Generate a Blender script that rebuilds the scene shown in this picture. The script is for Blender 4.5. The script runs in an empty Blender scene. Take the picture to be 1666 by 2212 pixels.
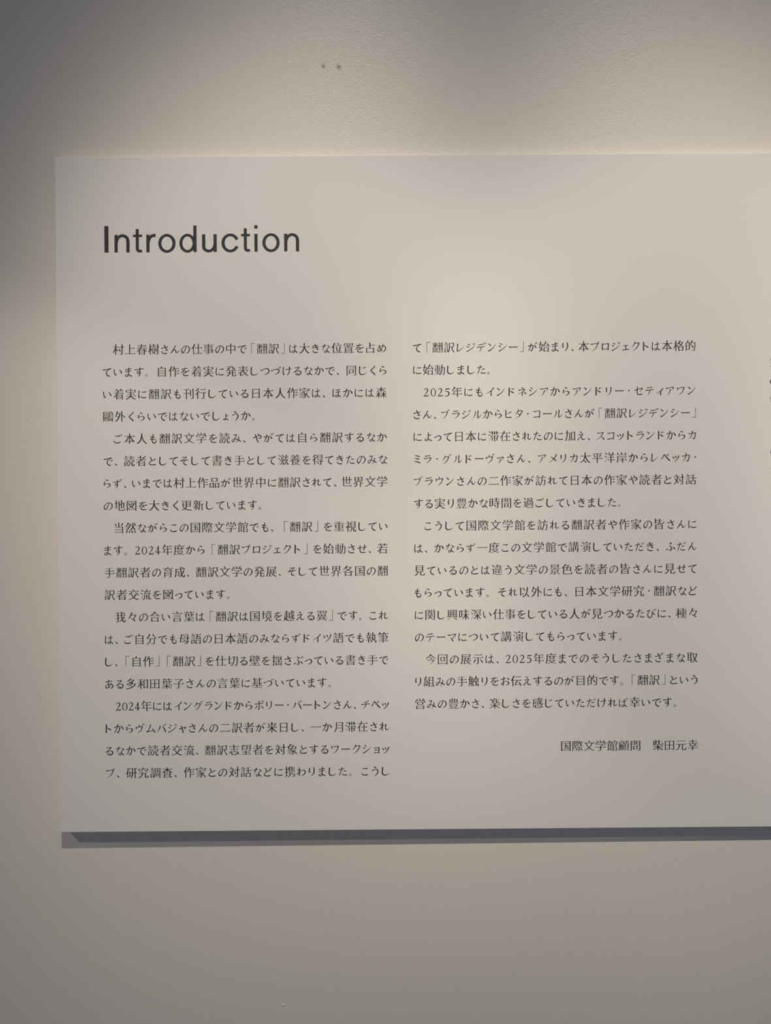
import bpy, math, random
from mathutils import Matrix, Vector
from mathutils.geometry import delaunay_2d_cdt

# ---------------------------------------------------------------- camera, light, exposure
SC = bpy.context.scene
COL = SC.collection
S = 0.0006                       # metres per layout unit (one unit is a pixel of a 1666 x 2212 frame at the panel face)
F = 1664.0                       # camera distance from the panel face, in units
ZC = 1.5                         # eye level
def P(u, v, d=0.0):              # layout (right, down, towards the wall) -> world
    return Vector((u*S, d*S, ZC - v*S))
def WALL(u): return 27.5 - 0.003*(u + 706.0)      # gap from the plane of the panel face back to the wall

def make_camera():
    r, p, q = -0.00725, 0.00193, -0.00177
    Rz = Matrix.Rotation(r, 3, 'Z'); Rx = Matrix.Rotation(p, 3, 'X'); Ry = Matrix.Rotation(q, 3, 'Y')
    R = Rz @ Rx @ Ry
    w = lambda a: Vector((a[0], a[2], -a[1]))
    right, down, fwd = w(R[0]), w(R[1]), w(R[2])
    m = Matrix((right, -down, -fwd)).transposed().to_4x4()
    m.translation = P(0, 0, -F)
    cd = bpy.data.cameras.new('camera'); cd.sensor_fit = 'AUTO'; cd.sensor_width = 36.0
    cd.lens = 36.0*F/2212.0; cd.clip_start = 0.01
    o = bpy.data.objects.new('camera', cd); o.matrix_world = m; COL.objects.link(o); SC.camera = o
make_camera()

SC.view_settings.view_transform = 'Standard'; SC.view_settings.look = 'None'
SC.view_settings.gamma = 1.0; SC.view_settings.use_curve_mapping = False
SC.view_settings.exposure = 0.0

world = bpy.data.worlds.new('gallery_ambience'); SC.world = world; world.use_nodes = True
bg = world.node_tree.nodes['Background']
bg.inputs[0].default_value = (0.099, 0.105, 0.131, 1); bg.inputs[1].default_value = 1.0

def spot(src, aim, watts, size, blend, lens=None, col=(1.0, 0.925, 0.79)):
    """a ceiling-track spotlight; src and aim are layout points; lens = (width, steepness) of a soft-edged beam"""
    ld = bpy.data.lights.new('track_spotlight', 'SPOT'); ld.energy = watts; ld.color = col
    ld.spot_size = math.radians(size); ld.spot_blend = blend; ld.shadow_soft_size = 0.018
    if lens:                                    # beam profile over the angle from the axis, as a reflector gives it
        ld.use_nodes = True; nt = ld.node_tree; em = nt.nodes['Emission']
        def m(op, a, b=None):
            n = nt.nodes.new('ShaderNodeMath'); n.operation = op
            for k, x in enumerate((a, b)):
                if x is None: continue
                if isinstance(x, (int, float)): n.inputs[k].default_value = x
                else: nt.links.new(x, n.inputs[k])
            return n.outputs[0]
        tc = nt.nodes.new('ShaderNodeTexCoord'); sp = nt.nodes.new('ShaderNodeSeparateXYZ')
        nt.links.new(tc.outputs['Normal'], sp.inputs[0])
        off = m('MAXIMUM', m('SUBTRACT', 1.0, m('ABSOLUTE', sp.outputs['Z'])), 0.0)
        f = m('DIVIDE', 1.0, m('ADD', 1.0, m('POWER', m('DIVIDE', off, lens[0]), lens[1])))
        nt.links.new(f, em.inputs['Strength'])
    o = bpy.data.objects.new('track_spotlight', ld); COL.objects.link(o)
    a, b = P(*src), P(*aim)
    o.location = a; o.rotation_euler = (b - a).to_track_quat('-Z', 'Y').to_euler()
# one row of three washers above the panel, and one on a farther track to the left
for u, aim, watts in ((27, -272, 171.0), (1071, 645, 178.0), (2015, 1535, 205.0)):
    spot((u, -3567.0, -2471.0), (aim, -102, 27), watts, 100, 0.3, (0.0104, 2.848))
spot((-4301, -3185, -3037), (-521, 594, 27), 88.0, 17.2, 0.5)

# ---------------------------------------------------------------- materials
def mat(name, rgb, rough, spec=0.5):
    m = bpy.data.materials.new(name); m.use_nodes = True
    b = m.node_tree.nodes['Principled BSDF']
    b.inputs['Base Color'].default_value = (*rgb, 1); b.inputs['Roughness'].default_value = rough
    b.inputs['Specular IOR Level'].default_value = spec
    return m, m.node_tree, b
def mapped(nt, scale):
    tc = nt.nodes.new('ShaderNodeTexCoord'); mp = nt.nodes.new('ShaderNodeMapping')
    mp.inputs['Scale'].default_value = scale
    nt.links.new(tc.outputs['Object'], mp.inputs['Vector']); return mp.outputs['Vector']
def noise(nt, vec, scale, detail, rough=0.5):
    n = nt.nodes.new('ShaderNodeTexNoise'); n.inputs['Scale'].default_value = scale
    n.inputs['Detail'].default_value = detail; n.inputs['Roughness'].default_value = rough
    nt.links.new(vec, n.inputs['Vector']); return n.outputs['Fac']
# roller-stippled satin wall paint
M_WALL, nt, b = mat('satin_wall_paint', (0.80, 0.752, 0.677), 0.35, 0.5)
vec = mapped(nt, (1, 1, 1))
n1 = noise(nt, vec, 880, 0.6); n2 = noise(nt, vec, 190, 1.0)
mx = nt.nodes.new('ShaderNodeMath'); mx.operation = 'MULTIPLY_ADD'; mx.inputs[1].default_value = 0.35
nt.links.new(n2, mx.inputs[0]); nt.links.new(n1, mx.inputs[2])
bp = nt.nodes.new('ShaderNodeBump'); bp.inputs['Strength'].default_value = 1.0; bp.inputs['Distance'].default_value = 0.00020
nt.links.new(mx.outputs[0], bp.inputs['Height']); nt.links.new(bp.outputs['Normal'], b.inputs['Normal'])
# matte laminated print paper with a very fine grain
M_PANEL, nt, b = mat('matte_panel_paper', (0.845, 0.803, 0.776), 0.62, 0.25)
bp = nt.nodes.new('ShaderNodeBump'); bp.inputs['Strength'].default_value = 0.25; bp.inputs['Distance'].default_value = 0.00005
nt.links.new(noise(nt, mapped(nt, (1, 1, 3)), 500, 1.0), bp.inputs['Height']); nt.links.new(bp.outputs['Normal'], b.inputs['Normal'])
M_INK = mat('black_printing_ink', (0.036, 0.032, 0.033), 0.55, 0.3)[0]
M_HEAD = mat('charcoal_printing_ink', (0.044, 0.043, 0.047), 0.55, 0.3)[0]
M_HOLE = mat('hole_shade_and_speck_grey', (0.22, 0.21, 0.20), 0.9, 0.1)[0]  # dark grey paints the shade inside the nail holes; also the speck's own colour
M_FAINT = mat('faintly_soiled_paint', (0.72, 0.675, 0.62), 0.6, 0.3)[0]
M_SMUDGE = mat('grey_scuffed_paint', (0.56, 0.525, 0.485), 0.8, 0.2)[0]

# ---------------------------------------------------------------- object helpers
def obj(name, verts, faces, m, parent=None, smooth=False):
    me = bpy.data.meshes.new(name); me.from_pydata(verts, [], faces); me.update()
    if smooth: me.polygons.foreach_set('use_smooth', [True]*len(me.polygons))
    me.materials.append(m)
    o = bpy.data.objects.new(name, me); COL.objects.link(o); o.parent = parent
    return o
def tag(o, label, cat, group=None):
    o['label'] = label; o['category'] = cat
    if group: o['group'] = group
    return o

# ---------------------------------------------------------------- setting
def make_wall():
    L, Rr, T, B = -4200.0, 4200.0, -2900.0, 2500.0
    vs = [P(L, B, WALL(L)), P(Rr, B, WALL(Rr)), P(Rr, T, WALL(Rr)), P(L, T, WALL(L))]
    vs += [v + Vector((0, 0.12, 0)) for v in vs]
    o = obj('wall_back', vs, [(0,1,2,3),(7,6,5,4),(0,4,5,1),(1,5,6,2),(2,6,7,3),(3,7,4,0)], M_WALL)
    o['kind'] = 'structure'
make_wall()

# ---------------------------------------------------------------- the text panel
PL, PR, PT, PB = -705.95, 1560.0, -767.07, 690.43
panel = bpy.data.objects.new('text_panel', None); COL.objects.link(panel)
panel.location = P((PL+PR)/2, PB, 27)
tag(panel, 'wide off-white exhibition introduction panel mounted on the cream wall', 'panel')
OFF = panel.location.copy()
def make_board():
    e = 0.9                                        # softened front arris
    ring = lambda i, d: [P(PL+i, PB-i, d), P(PR-i, PB-i, d), P(PR-i, PT+i, d), P(PL+i, PT+i, d)]
    vs = ring(e, 0) + ring(0, e) + [P(u, v, WALL(u)) for u, v in ((PL,PB),(PR,PB),(PR,PT),(PL,PT))]
    fs = [(0,1,2,3), (11,10,9,8)]
    for a in (0, 4):
        for i in range(4):
            j = (i+1) % 4; fs.append((a+i, a+4+i, a+4+j, a+j))
    obj('board', [v - OFF for v in vs], fs, M_PANEL, panel)
make_board()

# ---- brush-serif lettering: takes plain glyph outlines and gives them thin horizontals, thick
# ---- verticals, triangular stroke ends and tapering sweeps
def bez(p0, h0, h1, p1, n):
    out = []
    for i in range(n):
        t = i / n; u = 1 - t
        out.append((u*u*u*p0[0] + 3*u*u*t*h0[0] + 3*u*t*t*h1[0] + t*t*t*p1[0],
                    u*u*u*p0[1] + 3*u*u*t*h0[1] + 3*u*t*t*h1[1] + t*t*t*p1[1]))
    return out
def unit(x, y):
    l = math.hypot(x, y)
    return (x/l, y/l) if l > 1e-9 else (0.0, 0.0)
def straight(a, b):
    d = unit(b[0][0]-a[0][0], b[0][1]-a[0][1])
    for h in (a[2], b[1]):
        if abs((h[0]-a[0][0])*d[1] - (h[1]-a[0][1])*d[0]) > 0.0015: return False
    return True
def flatten(spl, n=5):
    out = []
    for i, a in enumerate(spl):
        b = spl[(i+1) % len(spl)]
        out += bez(a[0], a[2], b[1], b[0], 1 if straight(a, b) else n)
    return out
def area(p):
    return 0.5*sum(p[i-1][0]*p[i][1] - p[i][0]*p[i-1][1] for i in range(len(p)))
def is_kana(ch): return 0x3040 <= ord(ch) <= 0x30ff
def clean(spl):
    pts = []
    for p in spl:
        if pts and math.hypot(p[0][0]-pts[-1][0][0], p[0][1]-pts[-1][0][1]) < 1e-4:
            pts[-1][2] = p[2]; continue
        pts.append([tuple(p[0]), tuple(p[1]), tuple(p[2])])
    if len(pts) > 1 and math.hypot(pts[0][0][0]-pts[-1][0][0], pts[0][0][1]-pts[-1][0][1]) < 1e-4:
        pts[0][1] = pts[-1][1]; pts.pop()
    return pts
def mincho(glyph, ch):
    kana = is_kana(ch)
    glyph = [clean(s) for s in glyph]
    polys = [flatten(s) for s in glyph]
    segs = [(p[i], p[(i+1) % len(p)]) for p in polys for i in range(len(p))]
    # outline direction: the largest contour tells which side is ink
    big = max(polys, key=lambda p: abs(area(p)))
    sgn = 1 if area(big) > 0 else -1           # outward normal of edge d is sgn*(dy,-dx)
    def nrm(d): return (sgn*d[1], -sgn*d[0])
    def thick(p, n):
        best = 9
        ox, oy = p[0]-n[0]*1e-3, p[1]-n[1]*1e-3
        dx, dy = -n[0], -n[1]
        for (a, b) in segs:
            ex, ey = b[0]-a[0], b[1]-a[1]
            den = dx*ey - dy*ex
            if abs(den) < 1e-12: continue
            t = ((a[0]-ox)*ey - (a[1]-oy)*ex)/den
            u = ((a[0]-ox)*dy - (a[1]-oy)*dx)/den
            if t > 1e-4 and -1e-6 <= u <= 1+1e-6: best = min(best, t)
        return best + 1e-3
    edges = []
    for spl in glyph:
        E = []
        for i, a in enumerate(spl):
            b = spl[(i+1) % len(spl)]
            st = straight(a, b)
            def tan(p, hs):
                for h in hs:
                    d = unit(h[0]-p[0], h[1]-p[1])
                    if d != (0.0, 0.0): return d
                return (1.0, 0.0)
            t0 = tan(a[0], (a[2], b[1], b[0]))
            t1 = tan(b[0], (b[1], a[2], a[0])); t1 = (-t1[0], -t1[1])
            m = bez(a[0], a[2], b[1], b[0], 2)[1]
            L = math.hypot(b[0][0]-a[0][0], b[0][1]-a[0][1])
            tm = unit(b[0][0]-a[0][0], b[0][1]-a[0][1]) if st else unit(b[1][0]+b[0][0]-a[0][0]-a[2][0], b[1][1]+b[0][1]-a[0][1]-a[2][1])
            E.append(dict(st=st, t0=t0, t1=t1, L=L, T=thick(m, nrm(tm))))
        edges.append(E)
    Ts = sorted(e['T'] for E in edges for e in E if e['L'] > 0.1)
    med = Ts[len(Ts)//2] if Ts else 0.07
    med = min(med, 0.085)
    def inset(t, T):
        T = min(T, med*1.15)
        th = math.atan2(t[1], t[0])
        if kana:
            r = 0.92 + 0.27*math.cos(2*(th - math.radians(112)))
            r = max(r, 0.032/T)
        else:
            c = math.cos(th)**2
            r = (1.20 if med < 0.074 else 1.08)*(1-c**1.5) + 0.57*c**1.5
            r = max(r, 0.030/T)
        return 0.5*T*(1-r)
    out = []
    for spl, E in zip(glyph, edges):
        n = len(spl); new = []
        for i, p in enumerate(spl):
            e0, e1 = E[i-1], E[i]
            d0, d1 = e0['t1'], e1['t0']
            k0, k1 = inset(d0, e0['T']), inset(d1, e1['T'])
            n0, n1 = nrm(d0), nrm(d1)
            cap0 = e0['st'] and e0['L'] < 0.1; cap1 = e1['st'] and e1['L'] < 0.1
            if cap0 and not cap1: k0 = 0.0
            if cap1 and not cap0: k1 = 0.0
            det = n0[0]*n1[1] - n0[1]*n1[0]
            if abs(det) > 0.2:
                x = (-k0*n1[1] + k1*n0[1])/det; y = (-n0[0]*k1 + n1[0]*k0)/det
            else:
                m = unit(n0[0]+n1[0], n0[1]+n1[1]); k = 0.5*(k0+k1)
                x, y = -m[0]*k, -m[1]*k
            l = math.hypot(x, y)
            if l > 0.05: x, y = x*0.05/l, y*0.05/l
            new.append([(p[0][0]+x, p[0][1]+y), (p[1][0]+x, p[1][1]+y), (p[2][0]+x, p[2][1]+y)])
        # stroke ends
        add = {}
        def mv(i, x, y):
            q = new[i]
            new[i] = [(q[0][0]+x, q[0][1]+y), (q[1][0]+x, q[1][1]+y), (q[2][0]+x, q[2][1]+y)]
        for i in range(n):
            j = (i+1) % n
            e = E[i]; ep = E[i-1]; en = E[j]
            if not e['st']: continue
            nn = nrm(e['t0'])
            cv0 = sgn*(ep['t1'][0]*e['t0'][1] - ep['t1'][1]*e['t0'][0])
            cv1 = sgn*(e['t1'][0]*en['t0'][1] - e['t1'][1]*en['t0'][0])
            cap = 0.02 < e['L'] < 0.105 and cv0 > 0.5 and cv1 > 0.5 and ep['L'] > 0.05 and en['L'] > 0.05
            if cap:
                ang = math.degrees(math.atan2(nn[1], nn[0]))
                A, B = new[i][0], new[j][0]
                C = ((A[0]+B[0])/2, (A[1]+B[1])/2)
                def shrink(f):
                    mv(i, (C[0]-A[0])*f, (C[1]-A[1])*f); mv(j, (C[0]-B[0])*f, (C[1]-B[1])*f)
                horiz = abs(ang) < 12 and abs(ep['t1'][1]) < 0.15 and abs(en['t0'][1]) < 0.15
                if not kana and horiz:
                    hi, lo = (i, j) if A[1] > B[1] else (j, i)
                    s = min(1.0, max(0.62, med/0.075))
                    x, y = new[hi][0]
                    up = [(x-0.115*s, y), (x-0.045*s, y+0.058*s), (x-0.02*s, y+0.045*s), (x+0.012*s, new[lo][0][1]+0.004)]
                    add[(hi, lo)] = up
                elif not kana and abs(ang) > 168:
                    pass
                elif 60 < ang < 120:                      # head of a vertical: slanted, a little overhang on the left
                    l, r = (i, j) if A[0] < B[0] else (j, i)
                    mv(l, -0.012, 0.018); mv(r, 0.006, -0.008)
                elif -112 < ang < -62:                    # foot of a vertical
                    if kana: shrink(0.25)
                    else:
                        l, r = (i, j) if A[0] < B[0] else (j, i)
                        mv(r, 0.0, 0.012); mv(l, 0.0, -0.006)
                elif -170 < ang <= -112:                  # sweep to the lower left: tapers away
                    shrink(0.72 if not kana else 0.7)
                elif -62 <= ang < -12:                    # sweep to the lower right: swells
                    if kana: shrink(-0.12)
                    else: shrink(-0.22)
                elif 12 <= ang <= 60:                     # flick to the upper right
                    shrink(0.62)
                elif 120 <= ang <= 168:                   # head of a falling stroke
                    shrink(0.05 if not kana else 0.1)
                elif kana and abs(ang) >= 168: shrink(-0.18)
                elif kana: shrink(0.15)
            # shoulder where a horizontal turns down into a vertical
            if not kana:
                d0, d1 = ep['t1'], e['t0']
                tst = None
                if cv0 > 0.8 and ep['L'] > 0.12 and e['L'] > 0.12:
                    n0, n1 = nrm(d0), nrm(d1)
                    if n0[1] > 0.97 and n1[0] > 0.9: tst = 1
                    if n1[1] > 0.97 and n0[0] > 0.9: tst = 2
                if tst:
                    s = min(1.0, max(0.55, med/0.075))
                    x, y = new[i][0]
                    q = [(x-0.10*s, y), (x-0.045*s, y+0.042*s), (x+0.018*s, y-0.002), (x, y-0.05*s)]
                    add[i] = q if tst == 1 else q[::-1]
        poly = []
        i = 0
        skip = set()
        for i in range(n):
            j = (i+1) % n
            a, b = new[i], new[j]
            keys = [k for k in add if isinstance(k, tuple) and i in k]
            if keys:
                hi, lo = keys[0]; up = add[keys[0]]
                first = (hi+1) % n == lo
                if i == hi: pts = up if first else up[::-1]
                else: pts = []
                if i == hi:
                    poly += pts
                    if not first:
                        if E[i]['st']: pass
                        else: poly += bez(a[0], a[2], b[1], b[0], 6)[1:]
                else:
                    if first:
                        poly.append(a[0])
                        if not E[i]['st']: poly += bez(a[0], a[2], b[1], b[0], 6)[1:]
                    else: poly.append(a[0])
                continue
            if i in add:
                poly += add[i]
                if not E[i]['st']: poly += bez(a[0], a[2], b[1], b[0], 6)[1:]
                continue
            poly += bez(a[0], a[2], b[1], b[0], 1 if E[i]['st'] else 6)
        out.append(poly)
    return out

# ---------------------------------------------------------------- glyph source: the plain letters, then reshaped
_fc = bpy.data.curves.new('letter_source', 'FONT'); _fo = bpy.data.objects.new('letter_source', _fc)
COL.objects.link(_fo)
def outline(ch):
    _fc.body = ch
    bpy.context.view_layer.update()
    dg = bpy.context.evaluated_depsgraph_get()
    cu = _fo.evaluated_get(dg).to_curve(dg)
    g = [[[tuple(p.co[:2]), tuple(p.handle_left[:2]), tuple(p.handle_right[:2])] for p in s.bezier_points] for s in cu.splines]
    _fo.to_curve_clear()
    return g
def fill(polys):
    """closed polygons -> (verts, faces): triangulated, keeping what the outlines wind around"""
    vs, es = [], []
    for p in polys:
        k = len(vs); n = len(p)
        vs += [Vector(q) for q in p]; es += [(k+i, k+(i+1) % n) for i in range(n)]
    v, _, f, _, _, _ = delaunay_2d_cdt(vs, es, [], 0, 1e-5)
    def wind(x, y):
        w = 0
        for p in polys:
            for i in range(len(p)):
                (x0, y0), (x1, y1) = p[i-1], p[i]
                if (y0 <= y) != (y1 <= y):
                    if x0 + (y-y0)/(y1-y0)*(x1-x0) > x: w += 1 if y1 > y0 else -1
        return w
    keep = []
    for t in f:
        a, b, c = (v[i] for i in t)
        if wind((a.x+b.x+c.x)/3, (a.y+b.y+c.y)/3):
            if (b.x-a.x)*(c.y-a.y) - (b.y-a.y)*(c.x-a.x) < 0: t = t[::-1]
            keep.append(tuple(t))
    return [(q.x, q.y) for q in v], keep
def stroke(pts, n=7):
    """brush stroke polygon through (x, y, width) points, smooth"""
    if len(pts) == 2: c = [tuple(pts[0]), tuple(pts[1])]
    else:
        c = []
        q = [pts[0]] + list(pts) + [pts[-1]]
        for i in range(1, len(q)-2):
            a, b, d, e = q[i-1], q[i], q[i+1], q[i+2]
            for k in range(n):
                t = k/n
                c.append(tuple(0.5*(2*b[m] + (d[m]-a[m])*t + (2*a[m]-5*b[m]+4*d[m]-e[m])*t*t + (3*b[m]-a[m]-3*d[m]+e[m])*t**3) for m in range(3)))
        c.append(tuple(pts[-1]))
    lft, rgt = [], []
    for i, (x, y, w) in enumerate(c):
        a, b = c[max(i-1, 0)], c[min(i+1, len(c)-1)]
        dx, dy = unit(b[0]-a[0], b[1]-a[1])
        lft.append((x-dy*w/2, y+dx*w/2)); rgt.append((x+dy*w/2, y-dx*w/2))
    return lft + rgt[::-1]
def ellipse(cx, cy, rx, ry, n=40, tilt=0.0):
    return [(cx+rx*math.cos(a)*math.cos(tilt)-ry*math.sin(a)*math.sin(tilt), cy+rx*math.cos(a)*math.sin(tilt)+ry*math.sin(a)*math.cos(tilt))
            for a in (2*math.pi*i/n for i in range(n))]
# letters drawn by hand, unit = one em: each is a list of pieces, a piece is a list of polygons (outer, holes)
HAND = {
 '「': [[[(0.58,0.86),(0.90,0.86),(0.90,0.822),(0.62,0.822),(0.62,-0.06),(0.58,-0.06)]]],
 '」': [[[(0.42,-0.06),(0.10,-0.06),(0.10,-0.022),(0.38,-0.022),(0.38,0.86),(0.42,0.86)]]],
 '、': [[stroke([(0.085,0.165,0.03),(0.14,0.115,0.065),(0.205,0.045,0.105),(0.235,0.0,0.08),(0.24,-0.018,0.03)])]],
 '。': [[ellipse(0.19,0.055,0.098,0.103), ellipse(0.19,0.055,0.063,0.068)[::-1]]],
 '・': [[ellipse(0.5,0.385,0.068,0.068)]],
 'ー': [[[(0.10,0.46),(0.135,0.43),(0.30,0.415),(0.80,0.42),(0.90,0.445),(0.915,0.415),(0.885,0.345),(0.80,0.352),(0.30,0.352),(0.17,0.335),(0.12,0.375)]]],
 '2': [[stroke([(0.075,0.53,0.03),(0.11,0.615,0.05),(0.20,0.685,0.045),(0.31,0.675,0.075),(0.385,0.57,0.095),(0.35,0.43,0.088),(0.25,0.28,0.062),(0.14,0.14,0.042),(0.06,0.035,0.04)])],
       [[(0.03,0.0),(0.455,0.0),(0.495,0.165),(0.468,0.165),(0.44,0.10),(0.40,0.085),(0.10,0.085),(0.03,0.02)]]],
 '0': [[ellipse(0.26,0.345,0.235,0.362), ellipse(0.26,0.345,0.148,0.325)[::-1]]],
 '4': [[stroke([(0.30,0.0,0.10),(0.30,0.72,0.10)])[::1], stroke([(0.02,0.198,0.062),(0.50,0.198,0.062)]), stroke([(0.045,0.19,0.045),(0.335,0.70,0.045)]),
        stroke([(0.20,0.013,0.026),(0.40,0.013,0.026)])]],
 '5': [[[(0.12,0.69),(0.44,0.69),(0.465,0.735),(0.485,0.73),(0.445,0.60),(0.16,0.60),(0.135,0.45),(0.105,0.40),(0.09,0.41)]],
       [stroke([(0.10,0.40,0.025),(0.20,0.43,0.05),(0.33,0.40,0.088),(0.405,0.29,0.10),(0.40,0.17,0.097),(0.32,0.06,0.075),(0.19,0.015,0.055),(0.08,0.03,0.06),(0.045,0.06,0.02)])]],
}
# roman letters that begin the lines of the next column
ROMAN = {
 'I': [[[(0,0),(0.30,0),(0.30,0.03),(0.20,0.045),(0.20,0.615),(0.30,0.63),(0.30,0.66),(0,0.66),(0,0.63),(0.10,0.615),(0.10,0.045),(0,0.03)]]],
 'o': [[ellipse(0.22,0.215,0.22,0.228), ellipse(0.22,0.215,0.13,0.195)[::-1]]],
 's': [[stroke([(0.30,0.35,0.03),(0.20,0.43,0.035),(0.08,0.38,0.06),(0.09,0.28,0.08),(0.22,0.2,0.09),(0.28,0.1,0.08),(0.2,0.01,0.045),(0.09,0.01,0.035),(0.02,0.11,0.03)])]],
 't': [[[(0,0.40),(0.05,0.42),(0.13,0.56),(0.165,0.56),(0.165,0.44),(0.28,0.44),(0.28,0.40),(0.165,0.40),(0.165,0.08),(0.20,0.04),(0.28,0.05),(0.28,0.02),(0.18,-0.01),(0.10,0.02),(0.08,0.08),(0.08,0.40)]]],
 'n': [[[(0,0),(0.23,0),(0.23,0.025),(0.16,0.04),(0.16,0.33),(0.24,0.385),(0.32,0.33),(0.32,0.04),(0.26,0.025),(0.26,0),(0.48,0),(0.48,0.025),(0.41,0.04),(0.41,0.34),(0.30,0.445),(0.16,0.37),(0.16,0.445),(0,0.41),(0,0.385),(0.075,0.37),(0.075,0.04),(0,0.025)]]],
}
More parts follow.
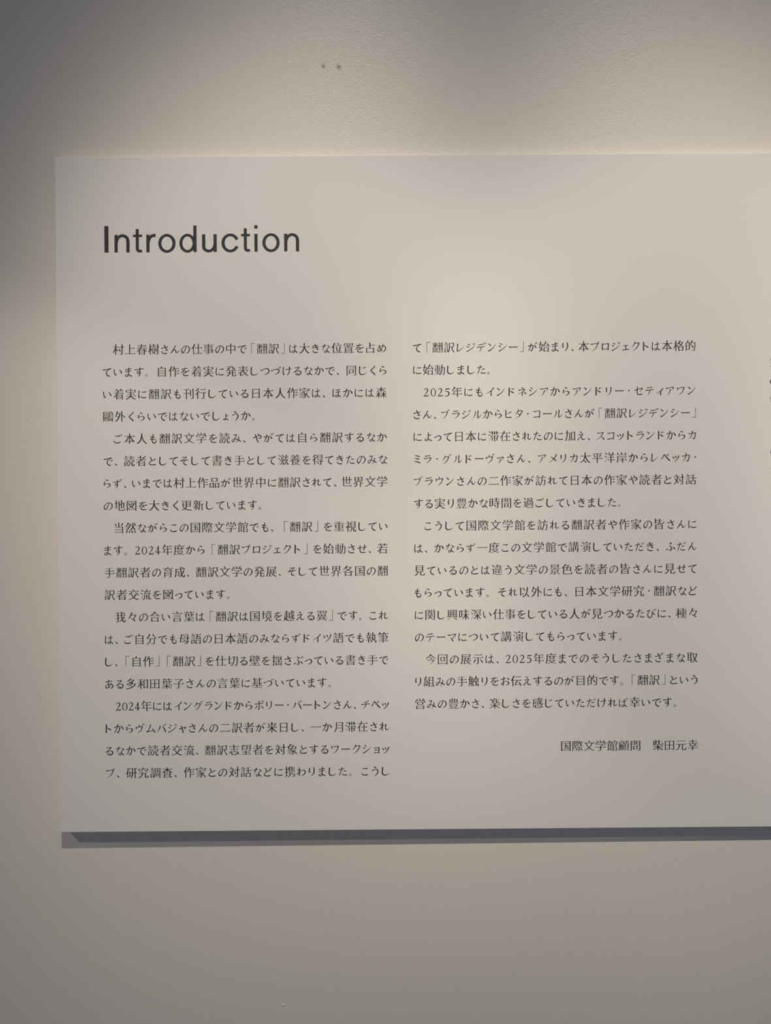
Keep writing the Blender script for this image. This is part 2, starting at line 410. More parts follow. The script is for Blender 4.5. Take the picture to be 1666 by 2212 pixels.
# syllables as brush strokes: x, y (downwards) and width in hundredths of an em; strokes parted by ';'
KANA = {
'あ':'17,27,5 22,27.5,8 45,25,4.5 72,19,6 78,18.5,3;42,8,3 45,13,8 43,35,7.5 43,60,7 49,78,6 54,85,2;68,36,3 67,42,7 58,60,5 40,80,6 27,85,8 18,76,8 22,62,5.5 40,50,4 62,48,4.5 80,56,8 84,68,9 76,81,7.5 62,89,4 57,90,1',
'い':'12,22,3 17,27,8 17,45,7.5 22,65,8 31,77,8.5 34,76,5 39,60,2;66,27,3 76,37,8 84,52,10 86,60,9 85,63,4',
'う':'36,8,3 44,14,8 56,18,9 60,18.5,4;20,40,4 25,43,8 40,37,5 58,32,6 72,39,9 74,55,9 64,76,7.5 46,91,3 42,93,1',
'え':'38,8,3 46,14,8 57,17.5,9 61,17.5,4;24,38,4 29,41,7 48,36,5 66,33,7 66,37,8 50,54,6 20,84,7 17,87,5 22,86,5 36,68,3.5 48,58,4.5 56,62,8 58,74,7.5 64,82,8 78,82,7 90,78,4 92,77,2',
'お':'12,31,4 17,33,8 35,30,5 52,24,6 56,24,3;34,9,3 38,14,8 36,40,7 36,70,7 34,84,7 28,84,6.5 17,76,6.5 18,70,5 36,58,4 60,50,4.5 78,57,8.5 82,69,9 74,81,7 60,86,3 56,87,1;68,19,3 77,26,8 84,34,9.5 85,38,4',
'か':'10,34,4 15,36,8 34,31,5 52,28,6 59,34,8.5 57,55,8.5 49,78,8 42,85,7 36,79,5 30,74,2;37,9,3 41,14,8 35,40,7 22,70,6 11,86,3 9,88,1;68,22,3 79,34,8 88,50,10 89,56,5',
'き':'18,27,4 23,29,7 45,25,5 68,18,6 72,18,3;16,43,4 21,45,7 45,41,5 74,33,6 78,33,3;36,7,3 41,12,7.5 52,32,8 68,55,8 72,60,7 68,60,5 54,56,3 48,55,1.5;27,62,2 24,70,5 30,82,7 48,88,8 66,85,8.5 69,83,4',
'く':'64,6,3 66,11,8 56,25,7 33,46,7.5 31,50,8 38,60,8 60,80,9 68,92,8 68,95,3',
'け':'15,12,3 19,17,8 16,40,7.5 15,62,8 19,84,8 22,84,4 27,68,2;38,34,4 43,36,7.5 60,33,5 82,28,6 87,28,3;66,8,3 71,13,8 70,40,8 68,60,7.5 56,84,5 46,94,2',
'こ':'25,18,3 32,22,6 50,23,6 68,20,7 72,22,6 66,28,3 60,33,1;22,58,2 18,68,5 24,80,7 45,85,8 70,82,8.5 80,77,5 82,75,2',
'さ':'17,35,4 22,37,8 45,33,5 72,24,6 77,23,3;40,7,3 45,12,8 53,30,8 66,52,8 70,58,7 66,58,5 50,56,3 46,56,1.5;26,60,2 22,69,5 27,81,7 46,88,8 64,85,8.5 68,83,4',
'し':'26,8,3 32,13,8.5 30,38,8 30,64,8.5 37,81,9 53,86,7.5 70,79,5 84,67,2',
'す':'9,27,4 14,29,8 40,25,5 82,20,6.5 90,20,4;52,6,3 57,10,8 55,30,8 55,50,7.5 48,62,6 38,64,6 31,56,6 34,46,5 44,42,4.5 54,48,7 59,60,8.5 54,76,7 40,92,3 36,95,1',
'せ':'8,42,4 13,44,8 45,38,5 84,32,6.5 91,32,4;67,10,3 72,15,8 71,40,8 67,58,8 62,57,5 55,52,2;26,17,3 31,22,8 29,45,8 30,70,8 38,82,8 58,84,7.5 77,82,8 80,81,4',
'そ':'26,14,4 31,17,7 48,14,5 66,11,7 66,15,7.5 48,30,5 20,46,5 12,51,4 14,53,6 40,45,5 80,38,7 86,38,3;78,39,3 56,47,5 42,62,7 44,78,9 60,88,9.5 70,90,7 72,89,2',
'た':'10,29,4 15,31,8 35,28,5 57,22,6 61,22,3;35,7,3 40,12,8 34,38,7 22,72,7 15,90,5 13,93,2;53,45,3 60,47,6 72,43,6 80,43,6 72,48,3 66,51,1;50,66,2 46,74,5 52,84,7 68,87,8 86,84,8 89,82,4',
'つ':'7,38,4 12,43,8 32,33,5 58,24,6 80,30,9 88,46,9.5 80,63,8 58,78,5 42,83,2',
'て':'10,23,4 15,26,8 45,20,6 84,12,7 89,12,4 84,15,3 62,24,5 46,40,7 43,60,8.5 52,76,9 66,84,9.5 76,86,7 78,85,2',
'と':'29,10,3 33,14,7.5 38,30,8 43,45,7 44,48,3;76,28,3 76,33,8 58,42,6 34,54,6 22,70,7 26,84,8 48,89,8 76,85,9 82,82,4',
'な':'10,27,4 15,29,8 33,26,5 50,21,6 54,21,3;34,7,3 38,12,8 32,35,7 20,58,5 12,68,2;66,20,3 76,28,8 84,38,9 82,41,6 72,45,3 66,48,1.5;62,44,3 65,50,7 63,68,7.5 58,82,7 46,88,6.5 35,82,6 38,73,5 50,70,4.5 66,76,7 82,87,9 85,91,5',
'に':'14,12,3 18,17,8 15,40,7.5 14,62,8 18,84,8 21,84,4 26,68,2;44,26,3 50,29,6 66,27,6 80,24,7 84,25,6 76,31,3 70,35,1;40,62,2 37,71,5 43,81,7 62,84,8 84,80,8 88,78,4',
'の':'56,22,3 54,30,6.5 46,55,6.5 34,76,7.5 24,82,9 14,72,8.5 14,54,7 26,34,5 48,20,4.5 70,22,6 86,38,8.5 87,56,9 78,74,7 62,86,4 54,90,1.5',
'は':'14,12,3 18,17,8 15,40,7.5 14,62,8 18,84,8 21,84,4 26,66,2;40,33,4 45,35,7.5 62,32,5 82,27,6 87,27,3;62,10,3 67,15,7.5 66,40,7.5 66,68,7.5 60,82,7 48,86,6.5 38,80,6 42,71,5 54,68,4.5 70,73,6.5 86,84,9 90,89,5',
'ひ':'10,24,4 16,27,8 32,22,5 42,19,6 40,26,6 26,44,7 20,62,8 27,80,8.5 44,86,7.5 60,76,8 66,56,8 65,34,5 64,28,2;66,27,3 72,40,7 82,52,8.5 92,60,7 94,61,3',
'ふ':'40,8,3 48,14,7.5 58,20,9 58,24,6 50,30,3 46,33,1.5;46,34,3 46,42,6 56,56,8 60,72,9 54,86,8 44,88,6 34,80,3 31,77,1;10,72,2 14,80,7 20,80,6 28,68,3 32,62,1.5;70,52,3 80,62,8 88,74,10 88,80,5',
'ほ':'14,12,3 18,17,8 15,40,7.5 14,62,8 18,84,8 21,84,4 26,66,2;42,20,4 47,22,7 62,20,5 80,16,6 85,16,3;40,42,4 45,44,7 62,41,5 82,37,6 87,37,3;63,19,4 65,40,7.5 65,68,7.5 59,83,7 47,87,6.5 37,81,6 41,72,5 54,69,4.5 70,74,6.5 85,84,9 89,89,5',
'ま':'20,25,4 25,27,7.5 48,23,5 74,18,6 79,18,3;22,44,4 27,46,7 48,43,5 72,38,6 77,38,3;49,6,3 54,11,8 52,40,7.5 52,70,7.5 46,85,7 33,89,6.5 22,83,6 27,74,5 40,71,4.5 58,76,6.5 76,87,9 79,92,5',
'み':'24,17,4 29,20,7 42,17,5 52,15,7 51,22,7.5 40,50,6 28,74,7 18,80,8 9,72,6 14,60,5 32,52,4.5 60,58,6.5 84,70,9 92,76,9 93,80,4;72,32,3 77,38,8 73,58,7 60,80,5 50,90,2',
'め':'22,18,3 26,24,8 34,50,8 46,70,8.5 52,76,7 53,79,3;62,9,3 63,17,7 54,44,6 38,68,6.5 24,80,8.5 13,73,8 15,56,6 30,38,4.5 54,27,4.5 76,31,7 87,47,9 82,66,8.5 66,82,5 54,88,2',
'も':'42,6,3 47,11,8 40,40,8 37,65,8 44,84,9 60,89,8.5 74,80,8 76,66,6 68,54,3 66,51,1.5;20,26,4 26,31,7.5 42,35,6 60,33,6 64,32,3;18,46,4 24,51,7.5 42,55,6 60,53,6 64,52,3',
'や':'9,47,4 14,49,8 36,38,5 64,27,6 82,32,9 82,46,8.5 70,54,7 58,52,4 54,50,2;50,8,3 58,14,7 63,20,8 62,25,4;27,16,3 31,21,7.5 40,50,8.5 52,84,9 54,92,6 53,94,2',
'よ':'54,32,3 60,34,7 72,31,6 82,29,4;47,7,3 53,12,8 51,40,7.5 51,68,7.5 45,83,7 31,87,6.5 19,81,6 24,72,5 38,69,4.5 58,74,6.5 78,86,9.5 82,92,5',
'ら':'38,8,3 46,14,7.5 58,19,9 60,22,5;28,30,3 31,36,7.5 26,52,7.5 24,66,6 28,65,4 42,54,4 60,49,6 75,58,9 74,74,8.5 58,88,5 42,94,2',
'り':'27,14,3 31,19,8 28,40,8 30,56,7 33,56,4 38,44,2;62,10,3 68,16,8 70,40,9 66,64,8 52,84,5 42,92,2',
'る':'26,14,4 31,17,7 48,14,5 62,12,7 63,16,8 48,36,6 24,60,6 19,66,4 24,64,4 42,52,4 62,48,6 78,58,9 78,74,9 66,87,8 48,90,6.5 34,84,6 36,75,5 48,74,5 58,84,7 60,88,4',
'れ':'27,8,3 31,13,8 30,45,8 30,80,8 30,92,5 29,94,2;8,32,4 13,34,7.5 26,30,5 34,30,6 34,35,6.5 24,54,5 8,76,5 7,79,4 12,76,4 34,50,4 54,32,4.5 64,28,7 66,36,8.5 60,60,8 62,76,8.5 72,82,8 84,76,5 93,66,2',
'わ':'27,8,3 31,13,8 30,45,8 30,80,8 30,92,5 29,94,2;8,32,4 13,34,7.5 26,30,5 34,30,6 34,35,6.5 24,54,5 8,76,5 7,79,4 12,76,4 34,50,4 58,34,4.5 80,38,8 87,54,9 80,72,8 62,85,5 50,90,2',
'を':'18,21,4 23,23,7.5 45,21,5 70,16,6 75,16,3;46,5,3 49,11,7.5 40,28,6 24,50,6.5 16,60,6 17,62,4 24,54,4 38,43,4 49,41,6.5 54,50,8 54,60,8 53,66,3;82,36,3 82,42,8 62,51,6 40,63,6 31,74,7 37,86,8 58,90,8 76,88,8 80,86,4',
'ん':'52,6,3 54,13,8 40,42,7 18,80,7 12,88,5 14,89,3 34,62,3.5 46,50,4.5 55,54,8 58,72,8 66,82,8.5 78,76,6 92,54,2',
'ア':'12,20,4 18,25,8 45,21,5 78,15,7 86,19,8 84,24,7 72,38,4 60,48,2;48,36,3 52,41,8 49,58,7 38,78,5 24,92,2',
'イ':'74,8,3 79,14,8 62,34,6 38,54,4.5 10,70,2;54,38,5 58,42,8 57,65,8 57,88,9 56,92,4',
'ウ':'47,8,3 52,13,8 51,24,7 51,30,4;17,27,3 22,32,8 22,46,8.5 24,52,4;22,33,5 50,30,5 78,25,7 87,29,9 84,36,8 74,62,7 58,80,5 36,94,2',
'エ':'22,22,4 28,26,7 50,24,6 74,20,7 80,22,4;50,26,6 51,50,8 51,78,8;8,80,4 14,84,8 50,80,6 86,77,8 94,80,4',
'カ':'12,34,4 18,37,8 45,33,5 74,28,7 82,33,9 79,55,8.5 72,80,8.5 64,87,7 56,80,5 50,75,2;46,8,3 51,13,8 47,40,7.5 36,66,6 14,90,2',
'ク':'42,8,3 46,14,8 34,38,6 14,60,2;40,24,5 58,21,5 74,18,7 82,23,9 78,35,8 64,62,7 46,80,5 24,94,2',
'コ':'16,22,4 22,26,8 50,23,5 74,19,7 82,23,9 80,40,8.5 77,80,8.5 77,86,4;14,80,4 20,82,8 50,78,6 76,76,7',
'シ':'24,12,3 35,19,8 42,25,9 43,28,4;10,34,3 22,41,8 29,47,9 30,50,4;12,84,4 18,88,9 30,82,7 56,66,6 78,46,4.5 92,28,2',
'ス':'18,18,4 24,22,8 48,18,5 70,14,7 77,19,9 72,30,8 54,56,6 32,78,4.5 8,92,2;54,52,3 68,64,7 82,80,10 88,90,7 88,93,3',
'セ':'8,42,4 14,45,8 45,36,5 76,27,7 86,30,8.5 83,36,7 70,50,4 58,60,2;32,12,3 37,17,8 35,45,8 35,70,8 42,84,8 62,86,7.5 82,82,8.5 86,80,4',
'タ':'44,6,3 48,12,8 36,36,6 14,58,2;42,24,5 60,20,5 74,17,7 82,22,9 78,34,8 64,62,7 46,80,5 22,94,2;36,44,3 50,52,7 62,64,9 64,69,4',
'チ':'76,8,3 78,14,8 58,22,5 36,27,3 24,28,1.5;6,46,4 12,50,8 45,46,5 82,42,7 92,45,4;50,24,5 53,45,8 49,64,7 38,80,5 24,92,2',
'ツ':'14,26,3 22,36,8 28,48,9 28,52,4;42,18,3 50,28,8 55,40,9 55,44,4;80,14,3 86,20,8.5 78,42,7.5 62,66,6 40,84,4 28,92,2',
'テ':'24,16,4 30,20,7.5 50,18,6 70,14,7 77,16,4;8,42,4 14,46,8 45,42,5 82,38,7 92,41,4;50,44,5 53,50,7 48,70,6.5 38,84,4.5 28,94,2',
'ト':'34,8,3 40,13,9 39,50,8.5 39,86,9 38,92,4;42,40,3 58,48,8 72,58,10 75,63,5',
'ネ':'46,7,3 54,14,8 58,20,8 58,24,4;16,32,4 22,36,8 46,32,5 68,27,7 75,32,8.5 66,44,6 42,62,4.5 8,76,2;50,52,6 52,56,7.5 52,88,8.5 51,93,4;64,54,3 78,62,8 88,72,9.5 90,77,4',
'ハ':'32,22,3 37,28,8.5 28,52,7 8,84,2;58,22,3 68,36,8 82,64,10 88,80,8 88,84,3',
'ヒ':'22,12,3 28,17,8.5 27,50,8 27,72,8.5 34,84,8.5 58,86,8 82,83,9 86,81,4;78,26,3 80,31,8.5 60,42,5 30,50,3',
'フ':'12,20,4 18,26,8.5 48,22,5 76,17,7 85,21,9 82,30,8 70,58,7 52,78,5 26,94,2',
'ヘ':'6,60,4 12,62,7 24,46,6 36,30,7 42,30,8 62,52,8.5 86,72,10 92,78,7 92,81,3',
'ホ':'10,34,4 16,37,8 45,33,5 80,29,7 89,32,4;46,8,3 52,13,8.5 51,45,8 50,82,8.5 44,88,6 36,80,2;26,52,3 30,57,8 20,72,6 8,82,2;68,52,3 80,64,8 88,76,10 88,80,4',
'マ':'8,26,4 14,31,8 45,27,5 78,21,7 87,26,9 80,36,7 62,56,5 48,68,3;34,54,3 46,64,7 58,78,9.5 62,86,6 62,89,3',
'ミ':'26,14,3 46,19,7 66,26,9 72,31,5;24,40,3 42,45,7 60,51,9 66,56,5;18,68,3 42,75,7 68,84,9.5 76,91,5',
'ム':'44,10,3 49,16,8.5 38,44,7 22,76,6.5 14,80,8 10,79,4 16,83,8 46,77,5.5 80,70,6;62,50,3 74,64,8 86,82,10 89,89,7 88,92,3',
'メ':'72,8,3 77,15,8.5 66,42,7 42,70,5 12,92,2;28,32,3 46,46,7 66,66,9 74,78,8 74,81,3',
'ヤ':'8,42,4 14,46,8 45,37,5 78,28,7 88,31,8.5 84,38,7 70,54,3 64,59,1.5;30,12,3 36,17,8 46,50,8.5 56,88,9.5 56,93,4',
'ヨ':'20,20,4 26,24,8 50,21,5 74,17,7 82,21,9 80,45,8.5 79,84,9 78,90,4;24,48,4 30,51,7 55,48,5 78,46,5;18,80,4 24,83,8 50,80,5 78,77,6',
'ラ':'24,14,4 30,18,7.5 50,16,6 70,12,7 77,14,4;14,38,4 20,42,8 48,38,5 74,34,7 83,38,9 78,50,8 62,72,6 36,92,2',
'リ':'26,14,3 32,19,9 31,40,8.5 32,58,8 31,61,3;68,10,3 75,15,9 74,42,8.5 68,66,7.5 54,84,5 40,94,2',
'ル':'30,22,3 35,27,8 33,50,7 24,72,5 8,90,2;54,12,3 60,17,8.5 58,50,8 57,80,8.5 61,84,6 76,72,5 92,50,2',
'レ':'26,10,3 33,15,9 31,50,8.5 29,82,9 33,87,7 56,74,5.5 76,56,4 92,36,2',
'ロ':'20,22,4 26,26,8.5 25,50,8 25,84,8.5 24,88,4;26,28,5 50,26,5 72,22,7 81,26,9 79,50,8.5 77,84,8.5 77,88,4;26,78,5 50,76,5.5 77,74,5',
'ワ':'17,20,3 22,25,8 22,40,8.5 23,47,4;22,26,5 50,23,5 76,18,7 85,22,9 82,32,8 72,58,7 56,78,5 32,94,2',
'ン':'14,22,3 28,30,8 37,38,9.5 39,42,4;14,80,4 20,85,9 34,78,7 58,62,6 78,42,4.5 92,24,2',
}
SMALL = dict(zip('っょァィェッャョ', 'つよアイエツヤヨ'))
VOICED = dict(zip('がござじずだづでどばびぶグジデドバブベヴ', 'かこさしすたつてとはひふクシテトハフヘウ'))
# where the two voicing ticks sit: the upper left corner of the pair
TICKS = {'が':(74,4),'ご':(76,4),'ざ':(74,2),'じ':(56,10),'ず':(76,2),'だ':(74,4),'づ':(76,8),'で':(74,30),'ど':(72,6),'ば':(80,-4),
 'び':(78,6),'ぶ':(70,14),'グ':(78,0),'ジ':(72,4),'デ':(76,2),'ド':(58,10),'バ':(70,2),'ブ':(80,0),'ベ':(60,20),'ヴ':(76,2)}
def kana_polys(ch):
    base = SMALL.get(ch) or VOICED.get(ch) or {'プ':'フ','ポ':'ホ'}.get(ch) or ch
    if base not in KANA: return None
    wk = 0.76 if ch in SMALL else 1.0
    fat = 1.30 if ch in SMALL else 1.0
    low = ch in 'ずグブヴぶづデが'            # these leave room at the top right for the ticks
    polys = []
    for st in KANA[base].split(';'):
        pts = [tuple(float(a) for a in p.split(',')) for p in st.split()]
        if low: pts = [(x*0.93, 9 + y*0.92, w) for x, y, w in pts]
        polys.append(stroke([(x/100, 0.88 - y/100, w*fat/100*1.11) for x, y, w in pts]))
    if ch in TICKS:
        tx, ty = TICKS[ch]
        for dx, dy in ((0, 6), (12, 0)):
            polys.append(stroke([((tx+dx+x)/100, 0.88 - (ty+dy+y)/100, w/100) for x, y, w in ((0,0,3),(6,7,7.5),(9,12,6),(9,14,2))]))
    if ch in 'プポ':
        cx, cy = (0.92, 0.80) if ch == 'プ' else (0.84, 0.78)
        polys += [ellipse(cx, cy, 0.085, 0.09)[::-1], ellipse(cx, cy, 0.045, 0.05)]
    return polys

EM = 24.6
# printed size (width, height in units) of the syllables, smaller than the ideographs
KSIZE = {'さ':(15.2,19.8),'ん':(19.2,18.0),'の':(19.2,17.2),'で':(20.2,17.9),'は':(17.9,18.5),'き':(15.4,20.0),'な':(17.8,19.3),
 'を':(17.3,19.2),'め':(19.2,18.0),'て':(18.6,18.2),'い':(18.3,14.4),'ま':(15.2,20.5),'す':(19.6,21.2),'に':(18.0,17.3),
 'し':(16.4,18.6),'る':(16.3,18.4),'も':(14.2,20.6),'つ':(19.8,14.5),'づ':(21.5,17.5),'け':(19.0,20.0),'か':(20.6,19.3),
 'が':(21.2,19.8),'く':(11.2,21.3),'ら':(14.8,18.6),'ょ':(11.5,14.5),'う':(14.2,21.0),'じ':(16.4,19.0),'と':(15.5,18.5),
 'た':(18.6,19.0),'だ':(19.2,19.0),'ト':(12.0,19.5),'ー':(19.0,3.4)}
GL = {}
def glyph(ch):
    """-> verts, faces in units relative to the centre of the em box; ink left and right"""
    if ch in GL: return GL[ch]
    if ch in HAND: pieces = HAND[ch]
    elif ch in ROMAN: pieces = ROMAN[ch]
    elif kana_polys(ch): pieces = [kana_polys(ch)]
    else: pieces = [mincho(outline(ch), ch)]
    vs, fs = [], []
    for pc in pieces:
        v, f = fill(pc)
        fs += [tuple(i+len(vs) for i in q) for q in f]; vs += v
    digit = ch in '0123456789'
    em = EM*0.995
    vs = [((x-0.5)*em, (y-0.38)*em) for x, y in vs]
    if is_kana(ch) and ch != '・':
        xs = [v[0] for v in vs]; ys = [v[1] for v in vs]
        w, h = max(xs)-min(xs), max(ys)-min(ys)
        cx, cy = (max(xs)+min(xs))/2, (max(ys)+min(ys))/2
        if kana_polys(ch):                       # the plain letter gives the proportions of the brushed one
            q = [p for s in outline(ch) for p in flatten(clean(s))]
            qx = [p[0] for p in q]; qy = [p[1] for p in q]
            w2, h2 = (max(qx)-min(qx))*em, (max(qy)-min(qy))*em
            c2x, c2y = ((max(qx)+min(qx))/2-0.5)*em, ((max(qy)+min(qy))/2-0.38)*em
            vs = [(c2x+(x-cx)*w2/w, c2y+(y-cy)*h2/h) for x, y in vs]
            w, h, cx, cy = w2, h2, c2x, c2y
        W, H = KSIZE.get(ch, (w*0.91, h*0.94))
        vs = [(cx+(x-cx)*W/w, cy*0.95+(y-cy)*H/h - 0.3) for x, y in vs]
    xs = [v[0] for v in vs]
    GL[ch] = (vs, fs, min(xs), max(xs))
    return GL[ch]
KAN = 25.6
def advance(ch):
    """-> (space before ink centre, space after)"""
    if ch == '　': return (12.0, 12.0)
    vs, fs, a, b = glyph(ch)
    w = b-a
    if ch == '、': return (w/2+2.4, w/2+11.5)
    if ch == '。': return (w/2+1.8, w/2+15.5)
    if ch == '「': return (w/2+11.0, w/2+3.2)
    if ch == '」': return (w/2+3.2, w/2+9.5)
    if ch == '・': return (8.5, 8.5)
    if ch in '0123456789': return (7.2, 7.2)
    if is_kana(ch):
        h = 0.125*w + (8.0 if ch in SMALL else 9.2)
        return (h, h)
    return (KAN/2, KAN/2)
def layout(text, u0, u1):
    """ink centres along the line, first ink edge on u0 and (when given) last ink edge on u1"""
    body = text.lstrip('　')
    pos, x, flex = [], 0.0, []
    for ch in body:
        a, b = advance(ch); pos.append(x + a); x += a + b
    fl, s = [], 0.0
    for i, ch in enumerate(body):                       # slack goes to the punctuation first, then to every gap
        if i: s += {'、':8, '。':8, '」':6}.get(body[i-1], 0.45) + (8 if ch == '「' else 0)
        fl.append(s)
    i0, i1 = glyph(body[0]), glyph(body[-1])
    a = u0 + (i0[3]-i0[2])/2
    if u1 is None: return body, [a + p - pos[0] for p in pos], 0
    b = u1 - (i1[3]-i1[2])/2
    slack = (b-a) - (pos[-1]-pos[0])
    lim = 0.55*sum(8 for ch in body if ch in '、。」「')
    soft = max(-lim, min(lim, slack)); rest = slack - soft
    k = soft/(fl[-1] or 1)
    n = len(body)-1
    return body, [a + (p-pos[0]) + k*f + rest*i/n for i, (p, f) in enumerate(zip(pos, fl))], slack
INK_D = -0.12
def text_line(name, text, u0, u1, v):
    body, cs, slack = layout(text, u0, u1)
    vs, fs = [], []
    for ch, c in zip(body, cs):
        if ch == '　': continue
        gv, gf, a, b = glyph(ch)
        m = (a+b)/2; k = len(vs)
        vs += [P(c+x-m, v-y, INK_D) - OFF for x, y in gv]
        fs += [tuple(i+k for i in q) for q in gf]
    o = obj(name, vs, fs, M_INK, panel); o['label'] = 'small black serif lettering printed on the panel'
    return o, slack

# heading in plain sans lettering, drawn in layout units from the baseline up
def rect(a, b, c, d): return [(a, b), (c, b), (c, d), (a, d)][::-1]
def ring(cx, cy, rx, ry, ix, iy): return [ellipse(cx, cy, rx, ry, 56)[::-1], ellipse(cx, cy, ix, iy, 56)]
def arc(cx, cy, rx, ry, a0, a1, w0, w1, n=26):
    out = []
    for i in range(n+1):
        a = math.radians(a0 + (a1-a0)*i/n)
        out.append((cx+rx*math.cos(a), cy+ry*math.sin(a), w0 + (w1-w0)*math.sin(a)**2))
    return stroke(out, 2)
XH = 38.2
SANS = {
 'I': [rect(0, 0, 8.7, 57.2)],
 'i': [rect(0, 0, 7, XH), rect(0, 49.6, 7, 57.0)],
 'n': [rect(0, 0, 7, XH), stroke([(4.4,21,5),(6.6,29,6),(11,34.3,6.1),(17,36.2,6.2),(23.3,34.6,6.5),(27.8,30,6.9),(29.1,23,7.1),(29.1,11,7.1),(29.1,0,7.1)])],
 'u': [rect(24.8, 0, 31.8, XH), stroke([(27.4,17.2,5),(25.2,9.2,6),(20.8,3.9,6.1),(14.8,2.0,6.2),(8.5,3.6,6.5),(4.0,8.2,6.9),(3.6,15.2,7.1),(3.6,27,7.1),(3.6,XH,7.1)])],
 't': [rect(0, 33.0, 20.3, XH+0.2), rect(6.1, 9, 13.1, 50.4), stroke([(9.6,12,7),(9.7,8,7),(10.6,4.9,6.9),(13.2,3.1,6.4),(16.5,2.7,5.7),(20.3,3.3,5.6)])],
 'r': [rect(0, 0, 7, XH), stroke([(4.2,19,5),(6.0,27.5,6),(9.6,33.4,6.3),(14.2,36,6.5),(20.3,36.2,6.6)])],
 'o': ring(18.5, 19.1, 18.5, 20.3, 11.7, 14.6),
 'd': ring(17.4, 19.1, 17.4, 20.3, 10.8, 14.6) + [rect(30, 0, 37, 57.2)],
 'c': [arc(18.6, 19.1, 15.2, 17.4, 24, 336, 6.8, 5.8)],
}
SPANS = ((229.9,238.8),(251.6,284.2),(291.6,311.6),(320.3,340.6),(346.0,383.4),(391.6,428.8),(440.5,472.3),(482.3,519.0),
         (525.0,544.5),(553.4,560.4),(570.6,608.0),(617.6,650.1))
def heading():
    vs, fs = [], []
    for ch, (a, b) in zip('Introduction', SPANS):
        v, f = fill(SANS[ch])
        k = len(vs); x0, x1 = min(p[0] for p in v), max(p[0] for p in v)
        vs += [P(HU + a-229.9 + (x-x0)*(b-a)/(x1-x0), HV - y, INK_D) - OFF for x, y in v]
        fs += [tuple(i+k for i in q) for q in f]
    o = obj('heading', vs, fs, M_HEAD, panel); o['label'] = 'large charcoal sans-serif heading lettering'
HU, HV = -599.4, -560.7
heading()

V1, PITCH = -351.36, 48.1136
L0, L1, R0, R1 = -605.2, 7.1, 64.6, 675.3
LEFT = """　村上春樹さんの仕事の中で「翻訳」は大きな位置を占め
ています。自作を着実に発表しつづけるなかで、同じくら
い着実に翻訳も刊行している日本人作家は、ほかには森
鷗外くらいではないでしょうか。
　ご本人も翻訳文学を読み、やがては自ら翻訳するなか
で、読者としてそして書き手として滋養を得てきたのみな
らず、いまでは村上作品が世界中に翻訳されて、世界文学
の地図を大きく更新しています。
　当然ながらこの国際文学館でも、「翻訳」を重視してい
ます。2024年度から「翻訳プロジェクト」を始動させ、若
手翻訳者の育成、翻訳文学の発展、そして世界各国の翻
訳者交流を図っています。
　我々の合い言葉は「翻訳は国境を越える翼」です。これ
は、ご自分でも母語の日本語のみならずドイツ語でも執筆
し、「自作」「翻訳」を仕切る壁を揺さぶっている書き手で
ある多和田葉子さんの言葉に基づいています。
　2024年にはイングランドからポリー・バートンさん、チベッ
トからヴムバジャさんの二訳者が来日し、一か月滞在され
るなかで読者交流、翻訳志望者を対象とするワークショッ
プ、研究調査、作家との対話などに携わりました。こうし""".split('\n')
RIGHT = """て「翻訳レジデンシー」が始まり、本プロジェクトは本格的
に始動しました。
　2025年にもインドネシアからアンドリー・セティアワン
さん、ブラジルからヒタ・コールさんが「翻訳レジデンシー」
によって日本に滞在されたのに加え、スコットランドからカ
ミラ・グルドーヴァさん、アメリカ太平洋岸からレベッカ・
ブラウンさんの二作家が訪れて日本の作家や読者と対話
する実り豊かな時間を過ごしていきました。
　こうして国際文学館を訪れる翻訳者や作家の皆さんに
は、かならず一度この文学館で講演していただき、ふだん
見ているのとは違う文学の景色を読者の皆さんに見せて
もらっています。それ以外にも、日本文学研究・翻訳など
に関し興味深い仕事をしている人が見つかるたびに、種々
のテーマについて講演してもらっています。
　今回の展示は、2025年度までのそうしたさまざまな取
り組みの手触りをお伝えするのが目的です。「翻訳」という
営みの豊かさ、楽しさを感じていただければ幸いです。""".split('\n')
# (first ink edge, last ink edge) of lines that do not fill the measure
SHORT = {('L',3):(None,-278.5),('L',7):(None,-266.0),('L',11):(None,-336.0),('L',15):(None,-118.5),
         ('R',1):(None,230.0),('R',7):(None,511.0),('R',13):(None,511.0),('R',16):(None,628.0)}
INDENT = 22.6
for side, lines, a, b in (('L', LEFT, L0, L1), ('R', RIGHT, R0, R1)):
    for i, t in enumerate(lines):
        u0 = a + (INDENT if t[0] == '　' else 0.0)
        u1 = SHORT.get((side, i), (None, b))[1]
        o, sl = text_line('text_line', t, u0, u1, V1 + PITCH*i)
text_line('signature_line', '国際文学館顧問　柴田元幸', 379.0, R1, V1 + PITCH*17.94)

# the next column starts at the right edge of the view
def roman_line(ch, u, v, em):
    gv, gf, a, b = glyph(ch)
    k = em/(EM*0.995)
    o = obj('text_line', [P(u+(x-a)*k, v-(y+0.38*EM*0.995)*k, INK_D) - OFF for x, y in gv], gf, M_INK, panel)
    o['label'] = 'first letter of a roman text line at the edge of the view'
for ch, v in (('I', -309.5), ('o', -271.5), ('s', -233.5), ('t', -195.0), ('o', -118.5), ('n', -80.5), ('s', -42.0)):
    roman_line(ch, 836.2, v + 4.0, 24.0)
COL.objects.unlink(_fo); bpy.data.objects.remove(_fo); bpy.data.curves.remove(_fc)

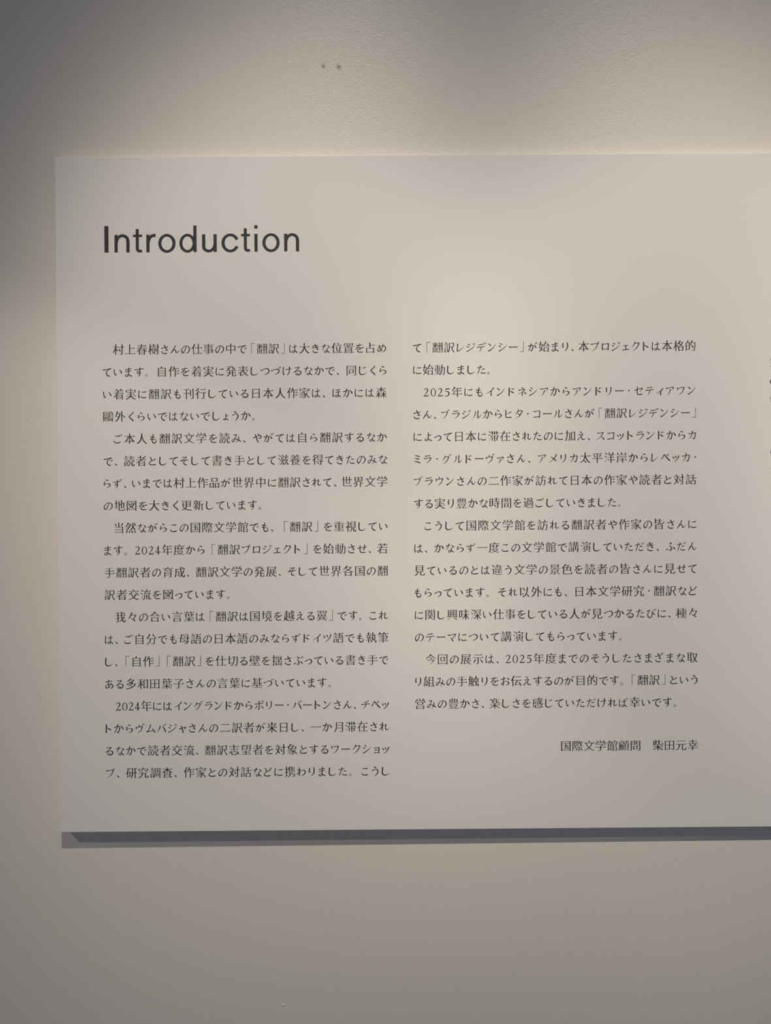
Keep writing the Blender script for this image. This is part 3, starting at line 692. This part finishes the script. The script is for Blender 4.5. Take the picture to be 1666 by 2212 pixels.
# ---------------------------------------------------------------- marks on the wall
random.seed(4)
def blob(u, v, rx, ry, rise, seed, dent=0.0, n=20):
    """small irregular mark lying on the wall: rim, shoulder and a middle that may sink"""
    r = random.Random(seed); d = WALL(u)
    ph = [(k, r.uniform(0, 6.28), 0.16/k) for k in (1, 2, 3)]
    w = [1 + sum(q*math.cos(k*2*math.pi*i/n + p) for k, p, q in ph) for i in range(n)]
    vs = []
    for k, h in ((1.0, 0.0), (0.72, rise), (0.38, rise-dent)):
        for i in range(n):
            a = 2*math.pi*i/n; q = k*(w[i]*k + (1-k))
            vs.append(P(u+rx*q*math.cos(a), v+ry*q*math.sin(a), d-0.05-h))
    vs.append(P(u, v, d-0.05-max(0.05, rise-dent*1.3)))
    fs = []
    for s in (0, n):
        for i in range(n):
            j = (i+1) % n; fs.append((s+i, s+n+i, s+n+j, s+j))
    fs += [(2*n+i, 3*n, 2*n+(i+1) % n) for i in range(n)]
    c = P(u, v, d)
    return [p - c for p in vs], fs, c
def mark(name, label, cat, parts, group=None):
    root = None
    for nm, m, args in parts:
        vs, fs, c = blob(*args)
        if root is None:
            root = obj(name, vs, fs, m, None, True); root.location = c; tag(root, label, cat, group); rc = c
        else:
            ch = obj(nm, vs, fs, m, root, True); ch.location = c - rc
wu = lambda x, y: ((x-833)*(F+26)/F, (y-1106)*(F+26)/F)
def wp(x, y): return wu(x + 0.00725*(y-1106), y - 0.00725*(x-833))
u, v = wp(715.5, 146)
mark('nail_hole', 'left and fainter one of two small grey nail holes in the wall above the panel', 'nail hole',
     [('', M_FAINT, (u, v, 5.2, 5.6, 0.15, 3)), ('rim', M_SMUDGE, (u+0.2, v, 3.3, 3.5, 0.35, 4)), ('pit', M_HOLE, (u+0.9, v-0.2, 1.3, 1.2, 0.55, 5))], 'nail holes above the panel')
u, v = wp(749, 147)
mark('nail_hole', 'right and darker one of two nail holes above the panel, under a tiny paint blister', 'nail hole',
     [('', M_FAINT, (u+0.6, v+3.0, 6.2, 6.6, 0.15, 8)), ('rim', M_SMUDGE, (u+0.3, v+0.8, 3.4, 3.4, 0.35, 7)), ('pit', M_HOLE, (u+0.2, v, 2.2, 1.7, 0.6, 9)),
      ('blister', M_WALL, (u-1.5, v-8.2, 3.2, 3.2, 0.9, 10, 0.7))], 'nail holes above the panel')
u, v = wp(600, 2172)
mark('paint_lump', 'small pale paint lump low on the wall below the panel', 'paint lump', [('', M_WALL, (u, v, 5.0, 3.0, 0.7, 12, 0.0))])
u, v = wp(120, 1109)
mark('paint_chip', 'tiny pale chip in the wall paint close to the left edge of the panel', 'paint chip', [('', M_WALL, (u, v, 1.6, 2.0, 0.8, 14, 0.3))])
u, v = wp(64.5, 899)
mark('dark_speck', 'tiny dark speck on the bare wall left of the panel', 'speck', [('', M_HOLE, (u, v, 0.8, 0.8, 0.4, 16, 0.0))])
